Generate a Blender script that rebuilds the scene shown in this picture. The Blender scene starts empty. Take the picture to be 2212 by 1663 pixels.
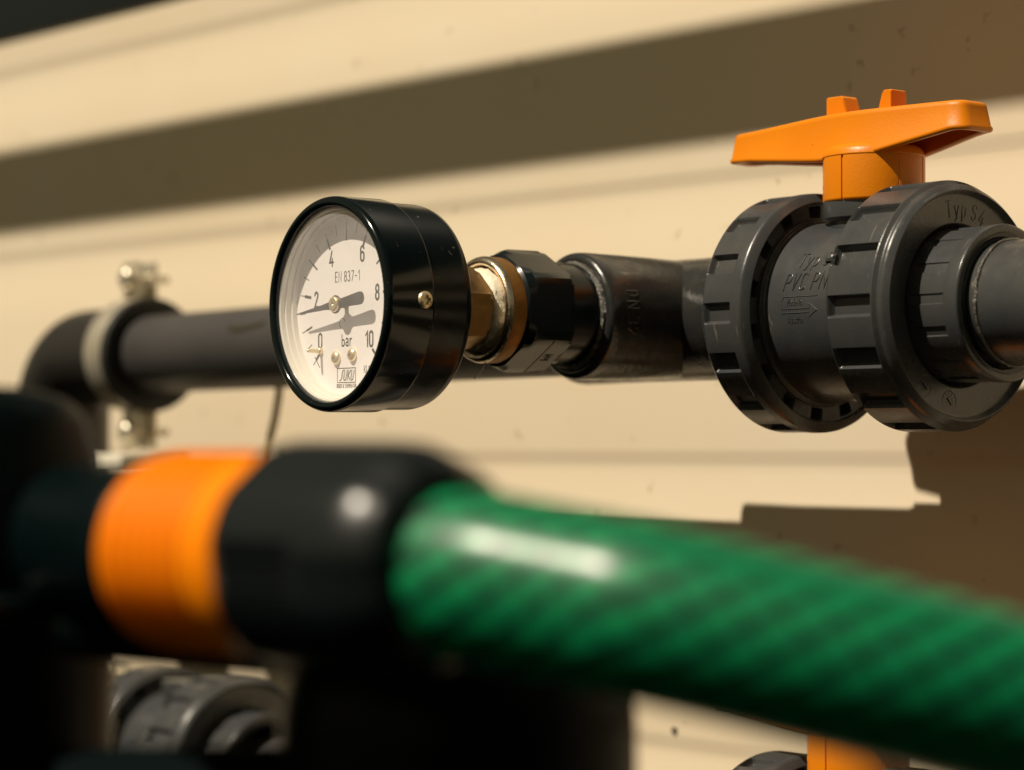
import bpy, bmesh, math, random
from mathutils import Vector, Matrix
random.seed(7)
R = math.radians
sin, cos, pi = math.sin, math.cos, math.pi
S = bpy.context.scene
C = S.collection

# ------------------------------------------------------------------ camera
# world frame: X along the wall (towards the right), Y into the wall, Z up; origin = middle of the tee fitting
GAM = 49.54
CAM = Vector((.579, -.568, -.0406))
cam_data = bpy.data.cameras.new("camera")
cam = bpy.data.objects.new("camera", cam_data); C.objects.link(cam)
cam.location = CAM
cam.rotation_euler = (R(91.395), 0, R(GAM))
cam_data.sensor_width = 36; cam_data.lens = 87.9
cam_data.clip_start = .01; cam_data.clip_end = 100
cam_data.dof.use_dof = True
cam_data.dof.focus_distance = .732
cam_data.dof.aperture_fstop = 8.2
S.camera = cam

# ------------------------------------------------------------------ light
SUN_DIR = Vector((.100, .575, -.81)).normalized()      # direction the light travels
el = math.asin(-SUN_DIR.z)
w = bpy.data.worlds.new("World"); S.world = w; w.use_nodes = True
nt = w.node_tree; nt.nodes.clear()
wo = nt.nodes.new('ShaderNodeOutputWorld'); bg = nt.nodes.new('ShaderNodeBackground')
sky = nt.nodes.new('ShaderNodeTexSky'); sky.sky_type = 'NISHITA'; sky.sun_disc = False
sky.sun_elevation = el
sky.sun_rotation = math.atan2(-SUN_DIR.x, -SUN_DIR.y)
hs = nt.nodes.new('ShaderNodeHueSaturation'); hs.inputs['Saturation'].default_value = .25
mx = nt.nodes.new('ShaderNodeMix'); mx.data_type = 'RGBA'; mx.blend_type = 'MULTIPLY'
mx.inputs[0].default_value = 1; mx.inputs[7].default_value = (.475, .395, .232, 1)
nt.links.new(sky.outputs[0], hs.inputs['Color']); nt.links.new(hs.outputs[0], mx.inputs[6])
nt.links.new(mx.outputs[2], bg.inputs[0]); nt.links.new(bg.outputs[0], wo.inputs[0])
bg.inputs[1].default_value = .06
sd = bpy.data.lights.new("sun", 'SUN'); sd.energy = 4.2; sd.angle = R(.8); sd.color = (1, .875, .70)
sun = bpy.data.objects.new("sun", sd); C.objects.link(sun)
sun.rotation_euler = SUN_DIR.to_track_quat('-Z', 'Y').to_euler()
S.view_settings.view_transform = 'Standard'; S.view_settings.look = 'None'
S.view_settings.gamma = 1; S.view_settings.use_curve_mapping = False
S.view_settings.exposure = .30
S.render.engine = 'CYCLES'

# ------------------------------------------------------------------ helpers
CR = Vector((cos(R(GAM)), sin(R(GAM)), 0)); CF = Vector((-sin(R(GAM)), cos(R(GAM)), 0))
def at(px, py, d):
    """point seen at photo position px,py (2212 wide copy), d metres ahead of the camera"""
    return CAM + CR * ((px - 1106) / 5400 * d) + CF * d + Vector((0, 0, (963 - py) / 5400 * d))

def tag(o, label=None, cat=None, group=None, kind=None):
    for k, v in (('label', label), ('category', cat), ('group', group), ('kind', kind)):
        if v: o[k] = v
    return o
def empty(name, loc, rz=0, **kw):
    o = bpy.data.objects.new(name, None); C.objects.link(o)
    o.location = loc; o.rotation_euler = (0, 0, rz); o.empty_display_size = .01
    return tag(o, **kw)
def link(name, verts, faces, mat, parent=None, angle=32, smooth=True, loc=None):
    me = bpy.data.meshes.new(name)
    me.from_pydata([tuple(v) for v in verts], [], faces); me.validate()
    bm = bmesh.new(); bm.from_mesh(me)
    bmesh.ops.recalc_face_normals(bm, faces=bm.faces); bm.to_mesh(me); bm.free()
    me.materials.append(mat)
    if smooth:
        me.polygons.foreach_set('use_smooth', [True] * len(me.polygons))
        me.set_sharp_from_angle(angle=R(angle))
    o = bpy.data.objects.new(name, me); C.objects.link(o)
    if parent: o.parent = parent
    if loc: o.location = loc
    return o
class MB:
    def __init__(s): s.v = []; s.f = []
    def add(s, v, f):
        n = len(s.v); s.v += [Vector(p) for p in v]; s.f += [tuple(i + n for i in q) for q in f]; return s
    def build(s, name, mat, parent=None, **k): return link(name, s.v, s.f, mat, parent, **k)
def fil(pts, rad, n=4):
    """round the inner corners of a 2-D polyline; rad number or list"""
    out = []
    for i, p in enumerate(pts):
        r = rad[i] if isinstance(rad, (list, tuple)) else rad
        if i == 0 or i == len(pts) - 1 or r <= 0: out.append(p); continue
        a = Vector(pts[i - 1]); b = Vector(p); c = Vector(pts[i + 1])
        u = (a - b); v = (c - b); lu, lv = u.length, v.length
        d = min(r, lu * .49, lv * .49)
        p0 = b + u / lu * d; p1 = b + v / lv * d
        for k in range(n + 1):
            t = k / n
            q = p0 * (1 - t) ** 2 + b * 2 * t * (1 - t) + p1 * t * t
            out.append((q.x, q.y))
    return out
def frame(axis):
    if axis == 'X': return lambda a, c, s: (a, -c, s)      # phi 0 = -Y, 90 = up
    if axis == 'Y': return lambda a, c, s: (c, a, s)       # phi 0 = +X
    return lambda a, c, s: (c, s, a)
def revolve(mb, prof, axis='X', n=72, phis=None, disp=None, off=(0, 0, 0), cap=False):
    """prof = [(a, r)]; disp(i, phi) -> (da, dr)"""
    if phis is None: phis = [2 * pi * k / n for k in range(n)]
    F = frame(axis); n = len(phis); vs = []; fs = []
    for i, (a, r) in enumerate(prof):
        for ph in phis:
            da, dr = disp(i, ph) if disp else (0, 0)
            p = F(a + da, (r + dr) * cos(ph), (r + dr) * sin(ph))
            vs.append((p[0] + off[0], p[1] + off[1], p[2] + off[2]))
    for i in range(len(prof) - 1):
        for k in range(n):
            k2 = (k + 1) % n
            fs.append((i * n + k, i * n + k2, (i + 1) * n + k2, (i + 1) * n + k))
    if cap:
        fs.append(tuple(range(n))); fs.append(tuple((len(prof) - 1) * n + k for k in range(n)))
    mb.add(vs, fs); return mb
def tube(mb, pts, r, seg=10, caps=True, radf=None, uvs=None):
    pts = [Vector(p) for p in pts]; n = len(pts); rings = []
    up = None
    for i, p in enumerate(pts):
        t = (pts[min(i + 1, n - 1)] - pts[max(i - 1, 0)]).normalized()
        if up is None:
            up = Vector((0, 0, 1)) if abs(t.z) < .9 else Vector((1, 0, 0))
        s = t.cross(up).normalized(); up = s.cross(t).normalized()
        rings.append([p + (s * cos(2 * pi * k / seg) + up * sin(2 * pi * k / seg)) * (radf(i, 2 * pi * k / seg) if radf else r) for k in range(seg)])
    vs = [v for q in rings for v in q]; fs = []
    for i in range(n - 1):
        for k in range(seg):
            k2 = (k + 1) % seg
            fs.append((i * seg + k, i * seg + k2, (i + 1) * seg + k2, (i + 1) * seg + k))
    if caps: fs.append(tuple(range(seg))); fs.append(tuple((n - 1) * seg + k for k in range(seg)))
    mb.add(vs, fs); return mb
def box(mb, x0, x1, y0, y1, z0, z1, b=.0004):
    """bevelled box"""
    bm = bmesh.new(); bmesh.ops.create_cube(bm, size=1)
    for v in bm.verts:
        v.co = Vector(((x0 + x1) / 2 + v.co.x * (x1 - x0), (y0 + y1) / 2 + v.co.y * (y1 - y0), (z0 + z1) / 2 + v.co.z * (z1 - z0)))
    if b: bmesh.ops.bevel(bm, geom=bm.edges[:] , offset=b, segments=2, affect='EDGES', profile=.5)
    bm.verts.index_update()
    mb.add([v.co.copy() for v in bm.verts], [tuple(v.index for v in f.verts) for f in bm.faces]); bm.free(); return mb
def loops(mb, rings, cap0=True, cap1=True):
    n = len(rings[0]); vs = [p for q in rings for p in q]; fs = []
    for i in range(len(rings) - 1):
        for k in range(n):
            k2 = (k + 1) % n
            fs.append((i * n + k, i * n + k2, (i + 1) * n + k2, (i + 1) * n + k))
    if cap0: fs.append(tuple(range(n)))
    if cap1: fs.append(tuple((len(rings) - 1) * n + k for k in range(n)))
    mb.add(vs, fs); return mb

# --- stroke lettering -------------------------------------------------
def arc(cx, cy, rx, ry, a0, a1, n=12):
    return [(cx + rx * cos(R(a0 + (a1 - a0) * k / n)), cy + ry * sin(R(a0 + (a1 - a0) * k / n))) for k in range(n + 1)]
G = {
 '0': (.45, [arc(.225, .78, .2, .22, 0, 180) + arc(.225, .22, .2, .22, 180, 360) + [(.425, .78)]]),
 '1': (.34, [[(.03, .78), (.24, 1), (.24, 0)]]),
 '2': (.46, [arc(.225, .77, .195, .23, 170, -20) + [(.03, 0), (.44, 0)]]),
 '3': (.44, [arc(.2, .76, .18, .24, 155, -80), arc(.2, .26, .21, .26, 85, -155)]),
 '4': (.5, [[(.30, 1), (.04, .24), (.48, .24)], [(.35, .48), (.35, 0)]]),
 '6': (.46, [arc(.225, .78, .2, .22, 15, 180) + arc(.225, .22, .2, .22, 180, 360) + arc(.225, .40, .2, .2, 0, 180)]),
 '7': (.44, [[(.02, 1), (.43, 1), (.14, 0)]]),
 '8': (.45, [arc(.225, .765, .18, .235, 0, 360, 20), arc(.225, .265, .2, .265, 0, 360, 20)]),
 '-': (.4, [[(.06, .47), (.34, .47)]]),
 'E': (.42, [[(.4, 1), (.05, 1), (.05, 0), (.4, 0)], [(.05, .52), (.35, .52)]]),
 'N': (.56, [[(.05, 0), (.05, 1), (.50, 0), (.50, 1)]]),
 'b': (.42, [[(.05, 1), (.05, 0)], arc(.22, .36 - .0, .17, .2, 180, 0) + arc(.22, .2, .17, .2, 0, -180) + [(.05, .36)]]),
 'a': (.42, [arc(.2, .5, .16, .16, 150, 0) + [(.36, 0)], arc(.2, .17, .16, .17, 60, 300) + [(.36, .12)], [(.36, .34), (.24, .33)]]),
 'r': (.3, [[(.05, .64), (.05, 0)], arc(.22, .42, .17, .2, 180, 75)]),
 'K': (.44, [[(.05, 0), (.05, 1)], [(.42, 1), (.07, .42)], [(.17, .58), (.43, 0)]]),
 'L': (.38, [[(.05, 1), (.05, 0), (.36, 0)]]),
 'T': (.46, [[(0, 1), (.44, 1)], [(.22, 1), (.22, 0)]]),
 'y': (.42, [[(.03, .66), (.2, .05)], [(.4, .66), (.17, -.22), (.06, -.26)]]),
 'p': (.44, [[(.05, -.27), (.05, .66), (.3, .66), (.4, .55), (.4, .12), (.3, 0), (.05, 0)]]),
 'S': (.46, [arc(.22, .76, .18, .24, 20, 250) + arc(.22, .26, .2, .26, 80, -160)]),
 'P': (.46, [[(.05, 0), (.05, 1), (.33, 1), (.43, .9), (.43, .58), (.33, .47), (.05, .47)]]),
 'V': (.46, [[(.02, 1), (.2, 0), (.44, 1)]]),
 'C': (.46, [[(.43, .92), (.34, 1), (.14, 1), (.05, .88), (.05, .1), (.14, 0), (.34, 0), (.43, .1)]]),
 'M': (.56, [[(.05, 0), (.05, 1), (.28, .35), (.5, 1), (.5, 0)]]),
 'd': (.44, [[(.38, 1), (.38, 0)], arc(.2, .32, .17, .32, 20, 340)]),
 'e': (.42, [[(.05, .33), (.37, .33)] + arc(.21, .33, .16, .32, 0, 310)]),
 'i': (.18, [[(.08, .64), (.08, 0)], [(.08, .88), (.08, .92)]]),
 'n': (.42, [[(.05, .64), (.05, 0)], arc(.2, .46, .15, .18, 180, 0) + [(.35, 0)]]),
 'A': (.5, [[(.02, 0), (.24, 1), (.46, 0)], [(.09, .3), (.39, .3)]]),
 'u': (.42, [[(.05, .64)] + arc(.2, .18, .15, .18, 180, 360) + [(.35, .64)], [(.35, .3), (.35, 0)]]),
 's': (.38, [arc(.18, .48, .14, .16, 30, 250) + arc(.18, .17, .15, .17, 80, -150)]),
 't': (.3, [[(.1, .9), (.1, .1), (.16, 0), (.27, 0)], [(0, .64), (.26, .64)]]),
 'U': (.46, [[(.05, 1)] + arc(.225, .2, .175, .2, 180, 360) + [(.4, 1)]]),
 'R': (.48, [[(.05, 0), (.05, 1), (.3, 1), (.4, .88), (.4, .62), (.3, .5), (.05, .5)], [(.25, .5), (.43, 0)]]),
 'D': (.48, [[(.05, 0), (.05, 1), (.25, 1), (.41, .8), (.41, .2), (.25, 0), (.05, 0)]]),
 '&': (.5, [[(.45, 0), (.12, .75), (.15, .95), (.27, .95), (.3, .75), (.06, .3), (.08, .05), (.25, 0), (.44, .35)]]),
}
def text_lines(s, h, gap=.12, slant=0.0, wf=1.0):
    """centred polylines (u, v) for a string of cap height h"""
    x = 0; out = []
    for ch in s:
        if ch == ' ': x += .28; continue
        wd, pl = G[ch]
        for p in pl: out.append([((x + a + slant * b) * h * wf, b * h) for a, b in p])
        x += wd + gap
    W = (x - gap) * h * wf
    return [[(a - W / 2, b - h / 2) for a, b in p] for p in out]
def stroke(mb, line, mapf, half, rise, seg=8):
    """sweep a flattened tube along a 2-D line; mapf(u, v) -> (point, normal)"""
    pts = []
    for i in range(len(line) - 1):
        a, b = line[i], line[i + 1]
        m = max(1, int(math.hypot(b[0] - a[0], b[1] - a[1]) / .002))
        for k in range(m): pts.append((a[0] + (b[0] - a[0]) * k / m, a[1] + (b[1] - a[1]) * k / m))
    pts.append(line[-1]); n = len(pts)
    P = [mapf(u, v) for u, v in pts]; vs = []
    # short end extensions give rounded stroke ends
    for i in range(n):
        t0 = (P[i][0] - P[i - 1][0]).normalized() if i > 0 else (P[1][0] - P[0][0]).normalized()
        t1 = (P[i + 1][0] - P[i][0]).normalized() if i < n - 1 else t0
        t = (t0 + t1)
        if t.length < 1e-6: t = t0
        t.normalize(); N = P[i][1]; s = N.cross(t).normalized()
        k = 1 / max(.55, t.dot(t0))
        e = t * (half * (-1 if i == 0 else 1 if i == n - 1 else 0))
        for j in range(seg):
            a = 2 * pi * j / seg
            vs.append(P[i][0] + e * .8 + s * cos(a) * half * k * (.75 if i in (0, n - 1) else 1) + N * sin(a) * rise)
    fs = []
    for i in range(n - 1):
        for j in range(seg):
            j2 = (j + 1) % seg
            fs.append((i * seg + j, i * seg + j2, (i + 1) * seg + j2, (i + 1) * seg + j))
    fs.append(tuple(range(seg))); fs.append(tuple((n - 1) * seg + j for j in range(seg)))
    mb.add(vs, fs)

# ------------------------------------------------------------------ materials
def mat(name, col, rough=.4, metal=0, spec=.5, bump=None, var=None, specks=None, coat=0, extra=None, rvar=0):
    """bump=(scale, strength, dist); var=(scale, colour2, amount); specks=(scale, threshold, colour)"""
    m = bpy.data.materials.new(name); m.use_nodes = True
    t = m.node_tree; b = t.nodes['Principled BSDF']; L = t.links.new
    b.inputs['Roughness'].default_value = rough; b.inputs['Metallic'].default_value = metal
    b.inputs['Specular IOR Level'].default_value = spec; b.inputs['Coat Weight'].default_value = coat
    b.inputs['Coat Roughness'].default_value = .27
    tc = t.nodes.new('ShaderNodeTexCoord')
    def noise(sc, det=4, ro=.6):
        n = t.nodes.new('ShaderNodeTexNoise'); n.inputs['Scale'].default_value = sc
        n.inputs['Detail'].default_value = det; n.inputs['Roughness'].default_value = ro
        L(tc.outputs['Object'], n.inputs['Vector']); return n
    rgb = t.nodes.new('ShaderNodeRGB'); rgb.outputs[0].default_value = (*col, 1); cur = rgb.outputs[0]
    def mixc(fac, c2):
        nonlocal cur
        x = t.nodes.new('ShaderNodeMix'); x.data_type = 'RGBA'
        L(fac, x.inputs[0]); L(cur, x.inputs[6]); x.inputs[7].default_value = (*c2, 1); cur = x.outputs[2]
    def ramp(src, lo, hi, amt=1):
        x = t.nodes.new('ShaderNodeMapRange'); x.inputs[1].default_value = lo; x.inputs[2].default_value = hi
        x.inputs[4].default_value = amt; L(src, x.inputs[0]); return x.outputs[0]
    if var: mixc(ramp(noise(var[0]).outputs[0], .35, .7, var[2]), var[1])
    if specks:
        mixc(ramp(noise(specks[0], 1.5, .5).outputs[0], specks[1], specks[1] + .03, .8), specks[2])
    if rvar:
        L(ramp(noise(160, 3).outputs[0], .3, .75, 1), (mr := t.nodes.new('ShaderNodeMath')).inputs[0])
        mr.operation = 'MULTIPLY_ADD'; mr.inputs[1].default_value = rvar; mr.inputs[2].default_value = rough
        L(mr.outputs[0], b.inputs['Roughness'])
    L(cur, b.inputs['Base Color'])
    if bump:
        bp = t.nodes.new('ShaderNodeBump'); bp.inputs['Strength'].default_value = bump[1]
        bp.inputs['Distance'].default_value = bump[2]
        L(noise(bump[0]).outputs[0], bp.inputs['Height']); L(bp.outputs[0], b.inputs['Normal'])
    if extra: extra(t, b, tc, L)
    return m
def scratches(t, b, tc, L):
    """fine short scuffs that lift colour a little"""
    src = b.inputs['Base Color'].links[0].from_socket
    mp = t.nodes.new('ShaderNodeMapping'); mp.inputs['Scale'].default_value = (900, 60, 160); mp.inputs['Rotation'].default_value = (.5, .9, .3)
    L(tc.outputs['Object'], mp.inputs[0])
    n = t.nodes.new('ShaderNodeTexNoise'); n.inputs['Scale'].default_value = 1; n.inputs['Detail'].default_value = 2; L(mp.outputs[0], n.inputs['Vector'])
    big = t.nodes.new('ShaderNodeTexNoise'); big.inputs['Scale'].default_value = 45; L(tc.outputs['Object'], big.inputs['Vector'])
    mr = t.nodes.new('ShaderNodeMapRange'); mr.inputs[1].default_value = .66; mr.inputs[2].default_value = .72; L(n.outputs[0], mr.inputs[0])
    m2 = t.nodes.new('ShaderNodeMapRange'); m2.inputs[1].default_value = .5; m2.inputs[2].default_value = .62; L(big.outputs[0], m2.inputs[0])
    mu = t.nodes.new('ShaderNodeMath'); mu.operation = 'MULTIPLY'; L(mr.outputs[0], mu.inputs[0]); L(m2.outputs[0], mu.inputs[1])
    m3 = t.nodes.new('ShaderNodeMath'); m3.operation = 'MULTIPLY'; L(mu.outputs[0], m3.inputs[0]); m3.inputs[1].default_value = .35
    x = t.nodes.new('ShaderNodeMix'); x.data_type = 'RGBA'; L(m3.outputs[0], x.inputs[0]); L(src, x.inputs[6]); x.inputs[7].default_value = (.35, .31, .25, 1)
    L(x.outputs[2], b.inputs['Base Color'])

M = {}
M['pvc'] = mat('grey_pvc', (.041, .045, .049), .23, var=(55, (.062, .061, .057), .9), bump=(700, .10, .0006), extra=scratches, rvar=.14)
M['pvc_dusty'] = mat('dusty_grey_pvc', (.017, .020, .023), .15, var=(70, (.044, .038, .028), .6), bump=(500, .15, .0008), extra=scratches, rvar=.2)
M['pvc_pipe'] = mat('pipe_pvc', (.052, .048, .047), .45, var=(30, (.040, .038, .037), .8), bump=(400, .12, .0006))
M['black'] = mat('black_plastic', (.0018, .0050, .0058), .17, spec=.24, specks=(650, .72, (.10, .09, .06)), rvar=.10)
M['black_rim'] = mat('black_gloss_rim', (.0018, .0050, .0058), .13, spec=.36, specks=(900, .745, (.12, .10, .07)))
M['black_matt'] = mat('black_matt_plastic', (.0006, .0036, .0042), .38, spec=.09, bump=(200, .1, .001))
M['black_gloss'] = mat('black_gloss_plastic', (.0025, .0065, .0075), .22, spec=.42)
M['black_dull'] = mat('dull_black_plastic', (.0006, .0035, .0040), .8, spec=.05)
M['pvc_elbow'] = mat('dark_elbow_pvc', (.016, .015, .014), .35, spec=.4, var=(40, (.024, .021, .018), .8))  # darker PVC tone for the elbow
M['collar'] = mat('ribbed_black_plastic', (.004, .007, .008), .30, spec=.5)
M['rubber'] = mat('black_rubber', (.012, .013, .012), .6, bump=(300, .2, .0008))
M['zinc'] = mat('zinc_steel', (.74, .68, .55), .34, metal=.7, var=(90, (.46, .41, .30), .6), bump=(300, .15, .0006))
M['brass'] = mat('brass', (.27, .17, .065), .38, metal=1, var=(120, (.18, .10, .03), .9), bump=(500, .2, .0006), rvar=.2)
M['brass_dull'] = mat('dull_brass', (.30, .155, .035), .40, metal=.65, var=(60, (.20, .09, .015), .9), bump=(700, .25, .0006), rvar=.25)
M['brass_pale'] = mat('pale_brass', (.88, .76, .50), .34, metal=.8, bump=(900, .2, .0004), var=(300, (.6, .46, .22), .5))
M['nickel'] = mat('worn_nickel', (.86, .76, .60), .25, metal=1, bump=(350, .35, .0008), var=(150, (.42, .28, .12), .6))
M['tape'] = mat('sealing_tape', (.78, .70, .54), .45, bump=(260, .6, .0015), spec=.4)
M['orange'] = mat('orange_plastic', (.75, .222, .001), .36, spec=.32, bump=(1100, .14, .0005), var=(40, (.68, .19, .001), .7), specks=(330, .735, (.25, .07, .01)), rvar=.1)
M['orange_c'] = mat('bright_orange_plastic', (.86, .225, .0), .5, spec=.15)
M['dial'] = mat('white_dial', (.95, .915, .93), .45, spec=.3)
M['ink'] = mat('dark_ink', (.035, .030, .014), .5, spec=.3)
M['inner'] = mat('pale_plastic_ring', (.80, .77, .70), .4)
M['needle'] = mat('needle_black', (.022, .015, .007), .45)
M['bead'] = mat('solvent_bead', (.12, .11, .09), .3, bump=(450, .8, .002), var=(250, (.06, .055, .05), .8))
M['cable'] = mat('cable_sheath', (.42, .34, .17), .5)
M['white_pl'] = mat('pale_bracket', (.72, .68, .56), .5)
M['shade_bar_mat'] = mat('shade_bar_paint', (.10, .09, .07), .5)
M['strip'] = mat('black_strip', (.004, .009, .010), .5)

# wall paint: warm cream coated sheet with lint and faint scuffs
def wallx(t, b, tc, L):
    src = b.inputs['Base Color'].links[0].from_socket
    vo = t.nodes.new('ShaderNodeTexVoronoi'); vo.inputs['Scale'].default_value = 62; vo.feature = 'F1'
    nz = t.nodes.new('ShaderNodeTexNoise'); nz.inputs['Scale'].default_value = 230; nz.inputs['Detail'].default_value = 3
    L(tc.outputs['Object'], nz.inputs['Vector'])
    ad = t.nodes.new('ShaderNodeVectorMath'); ad.operation = 'MULTIPLY_ADD'; ad.inputs[1].default_value = (.012,) * 3
    L(nz.outputs['Color'], ad.inputs[0]); L(tc.outputs['Object'], ad.inputs[2]); L(ad.outputs[0], vo.inputs['Vector'])
    r = t.nodes.new('ShaderNodeMapRange'); r.inputs[1].default_value = .13; r.inputs[2].default_value = .09; L(vo.outputs['Distance'], r.inputs[0])
    big = t.nodes.new('ShaderNodeTexNoise'); big.inputs['Scale'].default_value = 9; L(tc.outputs['Object'], big.inputs['Vector'])
    r2 = t.nodes.new('ShaderNodeMapRange'); r2.inputs[1].default_value = .42; r2.inputs[2].default_value = .52; r2.inputs[4].default_value = .42; L(big.outputs[0], r2.inputs[0])
    mu = t.nodes.new('ShaderNodeMath'); mu.operation = 'MULTIPLY'; L(r.outputs[0], mu.inputs[0]); L(r2.outputs[0], mu.inputs[1])
    x = t.nodes.new('ShaderNodeMix'); x.data_type = 'RGBA'; L(mu.outputs[0], x.inputs[0]); L(src, x.inputs[6]); x.inputs[7].default_value = (.30, .20, .09, 1)
    L(x.outputs[2], b.inputs['Base Color'])
M['wall'] = mat('cream_coated_sheet', (.79, .69, .52), .5, spec=.25, var=(6, (.78, .65, .46), .8), bump=(260, .05, .0006), extra=wallx)

# gauge window: thin clear pane
gm = bpy.data.materials.new('clear_pane'); gm.use_nodes = True; t = gm.node_tree; t.nodes.clear()
o_ = t.nodes.new('ShaderNodeOutputMaterial'); tr = t.nodes.new('ShaderNodeBsdfTransparent'); gl = t.nodes.new('ShaderNodeBsdfGlossy')
tr.inputs[0].default_value = (.97, .965, .94, 1); gl.inputs['Roughness'].default_value = .04
lw_ = t.nodes.new('ShaderNodeLayerWeight'); lw_.inputs[0].default_value = .5
pw_ = t.nodes.new('ShaderNodeMath'); pw_.operation = 'POWER'; pw_.inputs[1].default_value = 5; t.links.new(lw_.outputs['Facing'], pw_.inputs[0])
fr = t.nodes.new('ShaderNodeMath'); fr.operation = 'MULTIPLY_ADD'; fr.inputs[1].default_value = .9; fr.inputs[2].default_value = .035; t.links.new(pw_.outputs[0], fr.inputs[0])
ms = t.nodes.new('ShaderNodeMixShader'); t.links.new(fr.outputs[0], ms.inputs[0]); t.links.new(tr.outputs[0], ms.inputs[1])
t.links.new(gl.outputs[0], ms.inputs[2])
df = t.nodes.new('ShaderNodeBsdfDiffuse'); df.inputs[0].default_value = (1, .97, 1, 1)      # pale veil mixed over the pane to lift the dial's shadows
tc_ = t.nodes.new('ShaderNodeTexCoord'); nz_ = t.nodes.new('ShaderNodeTexNoise'); nz_.inputs['Scale'].default_value = 120; nz_.inputs['Detail'].default_value = 5
t.links.new(tc_.outputs['Object'], nz_.inputs['Vector'])
mr_ = t.nodes.new('ShaderNodeMapRange'); mr_.inputs[1].default_value = .3; mr_.inputs[2].default_value = .8; mr_.inputs[3].default_value = .13; mr_.inputs[4].default_value = .19
t.links.new(nz_.outputs[0], mr_.inputs[0])
m2_ = t.nodes.new('ShaderNodeMixShader'); t.links.new(mr_.outputs[0], m2_.inputs[0]); t.links.new(ms.outputs[0], m2_.inputs[1]); t.links.new(df.outputs[0], m2_.inputs[2])
t.links.new(m2_.outputs[0], o_.inputs[0]); M['pane'] = gm

# ------------------------------------------------------------------ wall
YW = .067
ribs = [.1511, .0559, -.0451, -.1483, -.25, .25]
def groove(z):
    """shallow channel: a short face looking down above, a long gentle face looking up below"""
    for c in ribs:
        d = z - c
        if -.0028 <= d <= .0034:
            u = (d + .0028) / .0062; return .00108 * (1 - (u * .72 + ss(u) * .28))
        if -.034 < d < -.0028: return .00108 * ss((d + .034) / .0312)
    return 0
def ss(x): x = max(0, min(1, x)); return x * x * (3 - 2 * x)
zs = sorted(set([-.5, .45] + [round(c - .0028 + k * .000477, 6) for c in ribs for k in range(0, 14)] + [round(c - .0028 - k * .0028, 5) for c in ribs for k in range(1, 12)]))
xs = [-1.6, -1, -.6, -.3, 0, .3, .7, 1.2]
vs = [(x, YW + groove(z), z) for z in zs for x in xs]; n = len(xs)
fs = [(i * n + k, i * n + k + 1, (i + 1) * n + k + 1, (i + 1) * n + k) for i in range(len(zs) - 1) for k in range(n - 1)]
vs += [(x, YW + .04, z) for z in (-.5, .45) for x in (-1.6, 1.2)]
wall = link('wall', vs, fs + [(len(vs) - 4, len(vs) - 3, len(vs) - 1, len(vs) - 2)], M['wall'], angle=60)
tag(wall, 'cream coated metal sheet wall with shallow horizontal grooves behind the pipes', 'wall', kind='structure')
hp = at(1554, 1578, .905); mb = MB()
revolve(mb, [(YW - .0006, .0001), (YW - .0006, .0013), (YW + .002, .0015)], 'Y', 7, off=(-.0745, 0, hp.z))
mb.build('screw_hole', M['strip'], wall)

mb = MB(); box(mb, -1.6, 1.2, YW - .002, YW + .03, .1688, .45, .0008)
o = mb.build('trim_strip', M['strip']); tag(o, 'black trim strip along the top of the cream wall, at the top left corner', 'trim strip')
mb = MB(); box(mb, -1.6, 1.2, YW - .1895, YW - .1705, .3335, .3525, .0015)  # unseen bar, added to cast the shadow band on the wall
o = mb.build('shade_bar', M['shade_bar_mat']); tag(o, 'unseen square bar added above the view to cast the shadow band on the wall', 'shade_bar')

mb = MB(); box(mb, .72, 1.05, -.95, .060, -.60, .10, .004)  # unseen dark box, added to keep light off faces turned right
o = mb.build('shade_box', M['strip']); tag(o, 'unseen dark box added beyond the right edge of the view to darken faces turned right', 'shade_block')

# ------------------------------------------------------------------ ball valve
PER = 15
def ss(x): x = max(0, min(1, x)); return x * x * (3 - 2 * x)
def lobe(ph, phase, halfw, edge):
    """1 inside the pockets, 0 on the pads"""
    p = (math.degrees(ph) - phase) % (360 / PER)
    p = min(p, 360 / PER - p)
    return 1 - ss((p - halfw + edge / 2) / edge)
def nut_phis(ph1, hw1, ph2, hw2):
    a = set()
    for k in range(PER):
        for e in (-1, 1):
            for q in range(-3, 4):
                a.add(round((k * 24 + ph1 + e * hw1 + q * .34) % 360, 3))
            if hw2:
                for q in range(-2, 3): a.add(round((k * 24 + ph2 + e * hw2 + q * .4) % 360, 3))
        for q in range(8): a.add(round((k * 24 + q * 3) % 360, 3))
    a = sorted(a); out = []
    for x in a:
        if not out or x - out[-1] > .12: out.append(x)
    return [R(x) for x in out]
def xs_lin(a, b, n): return [a + (b - a) * k / n for k in range(n + 1)]

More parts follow.
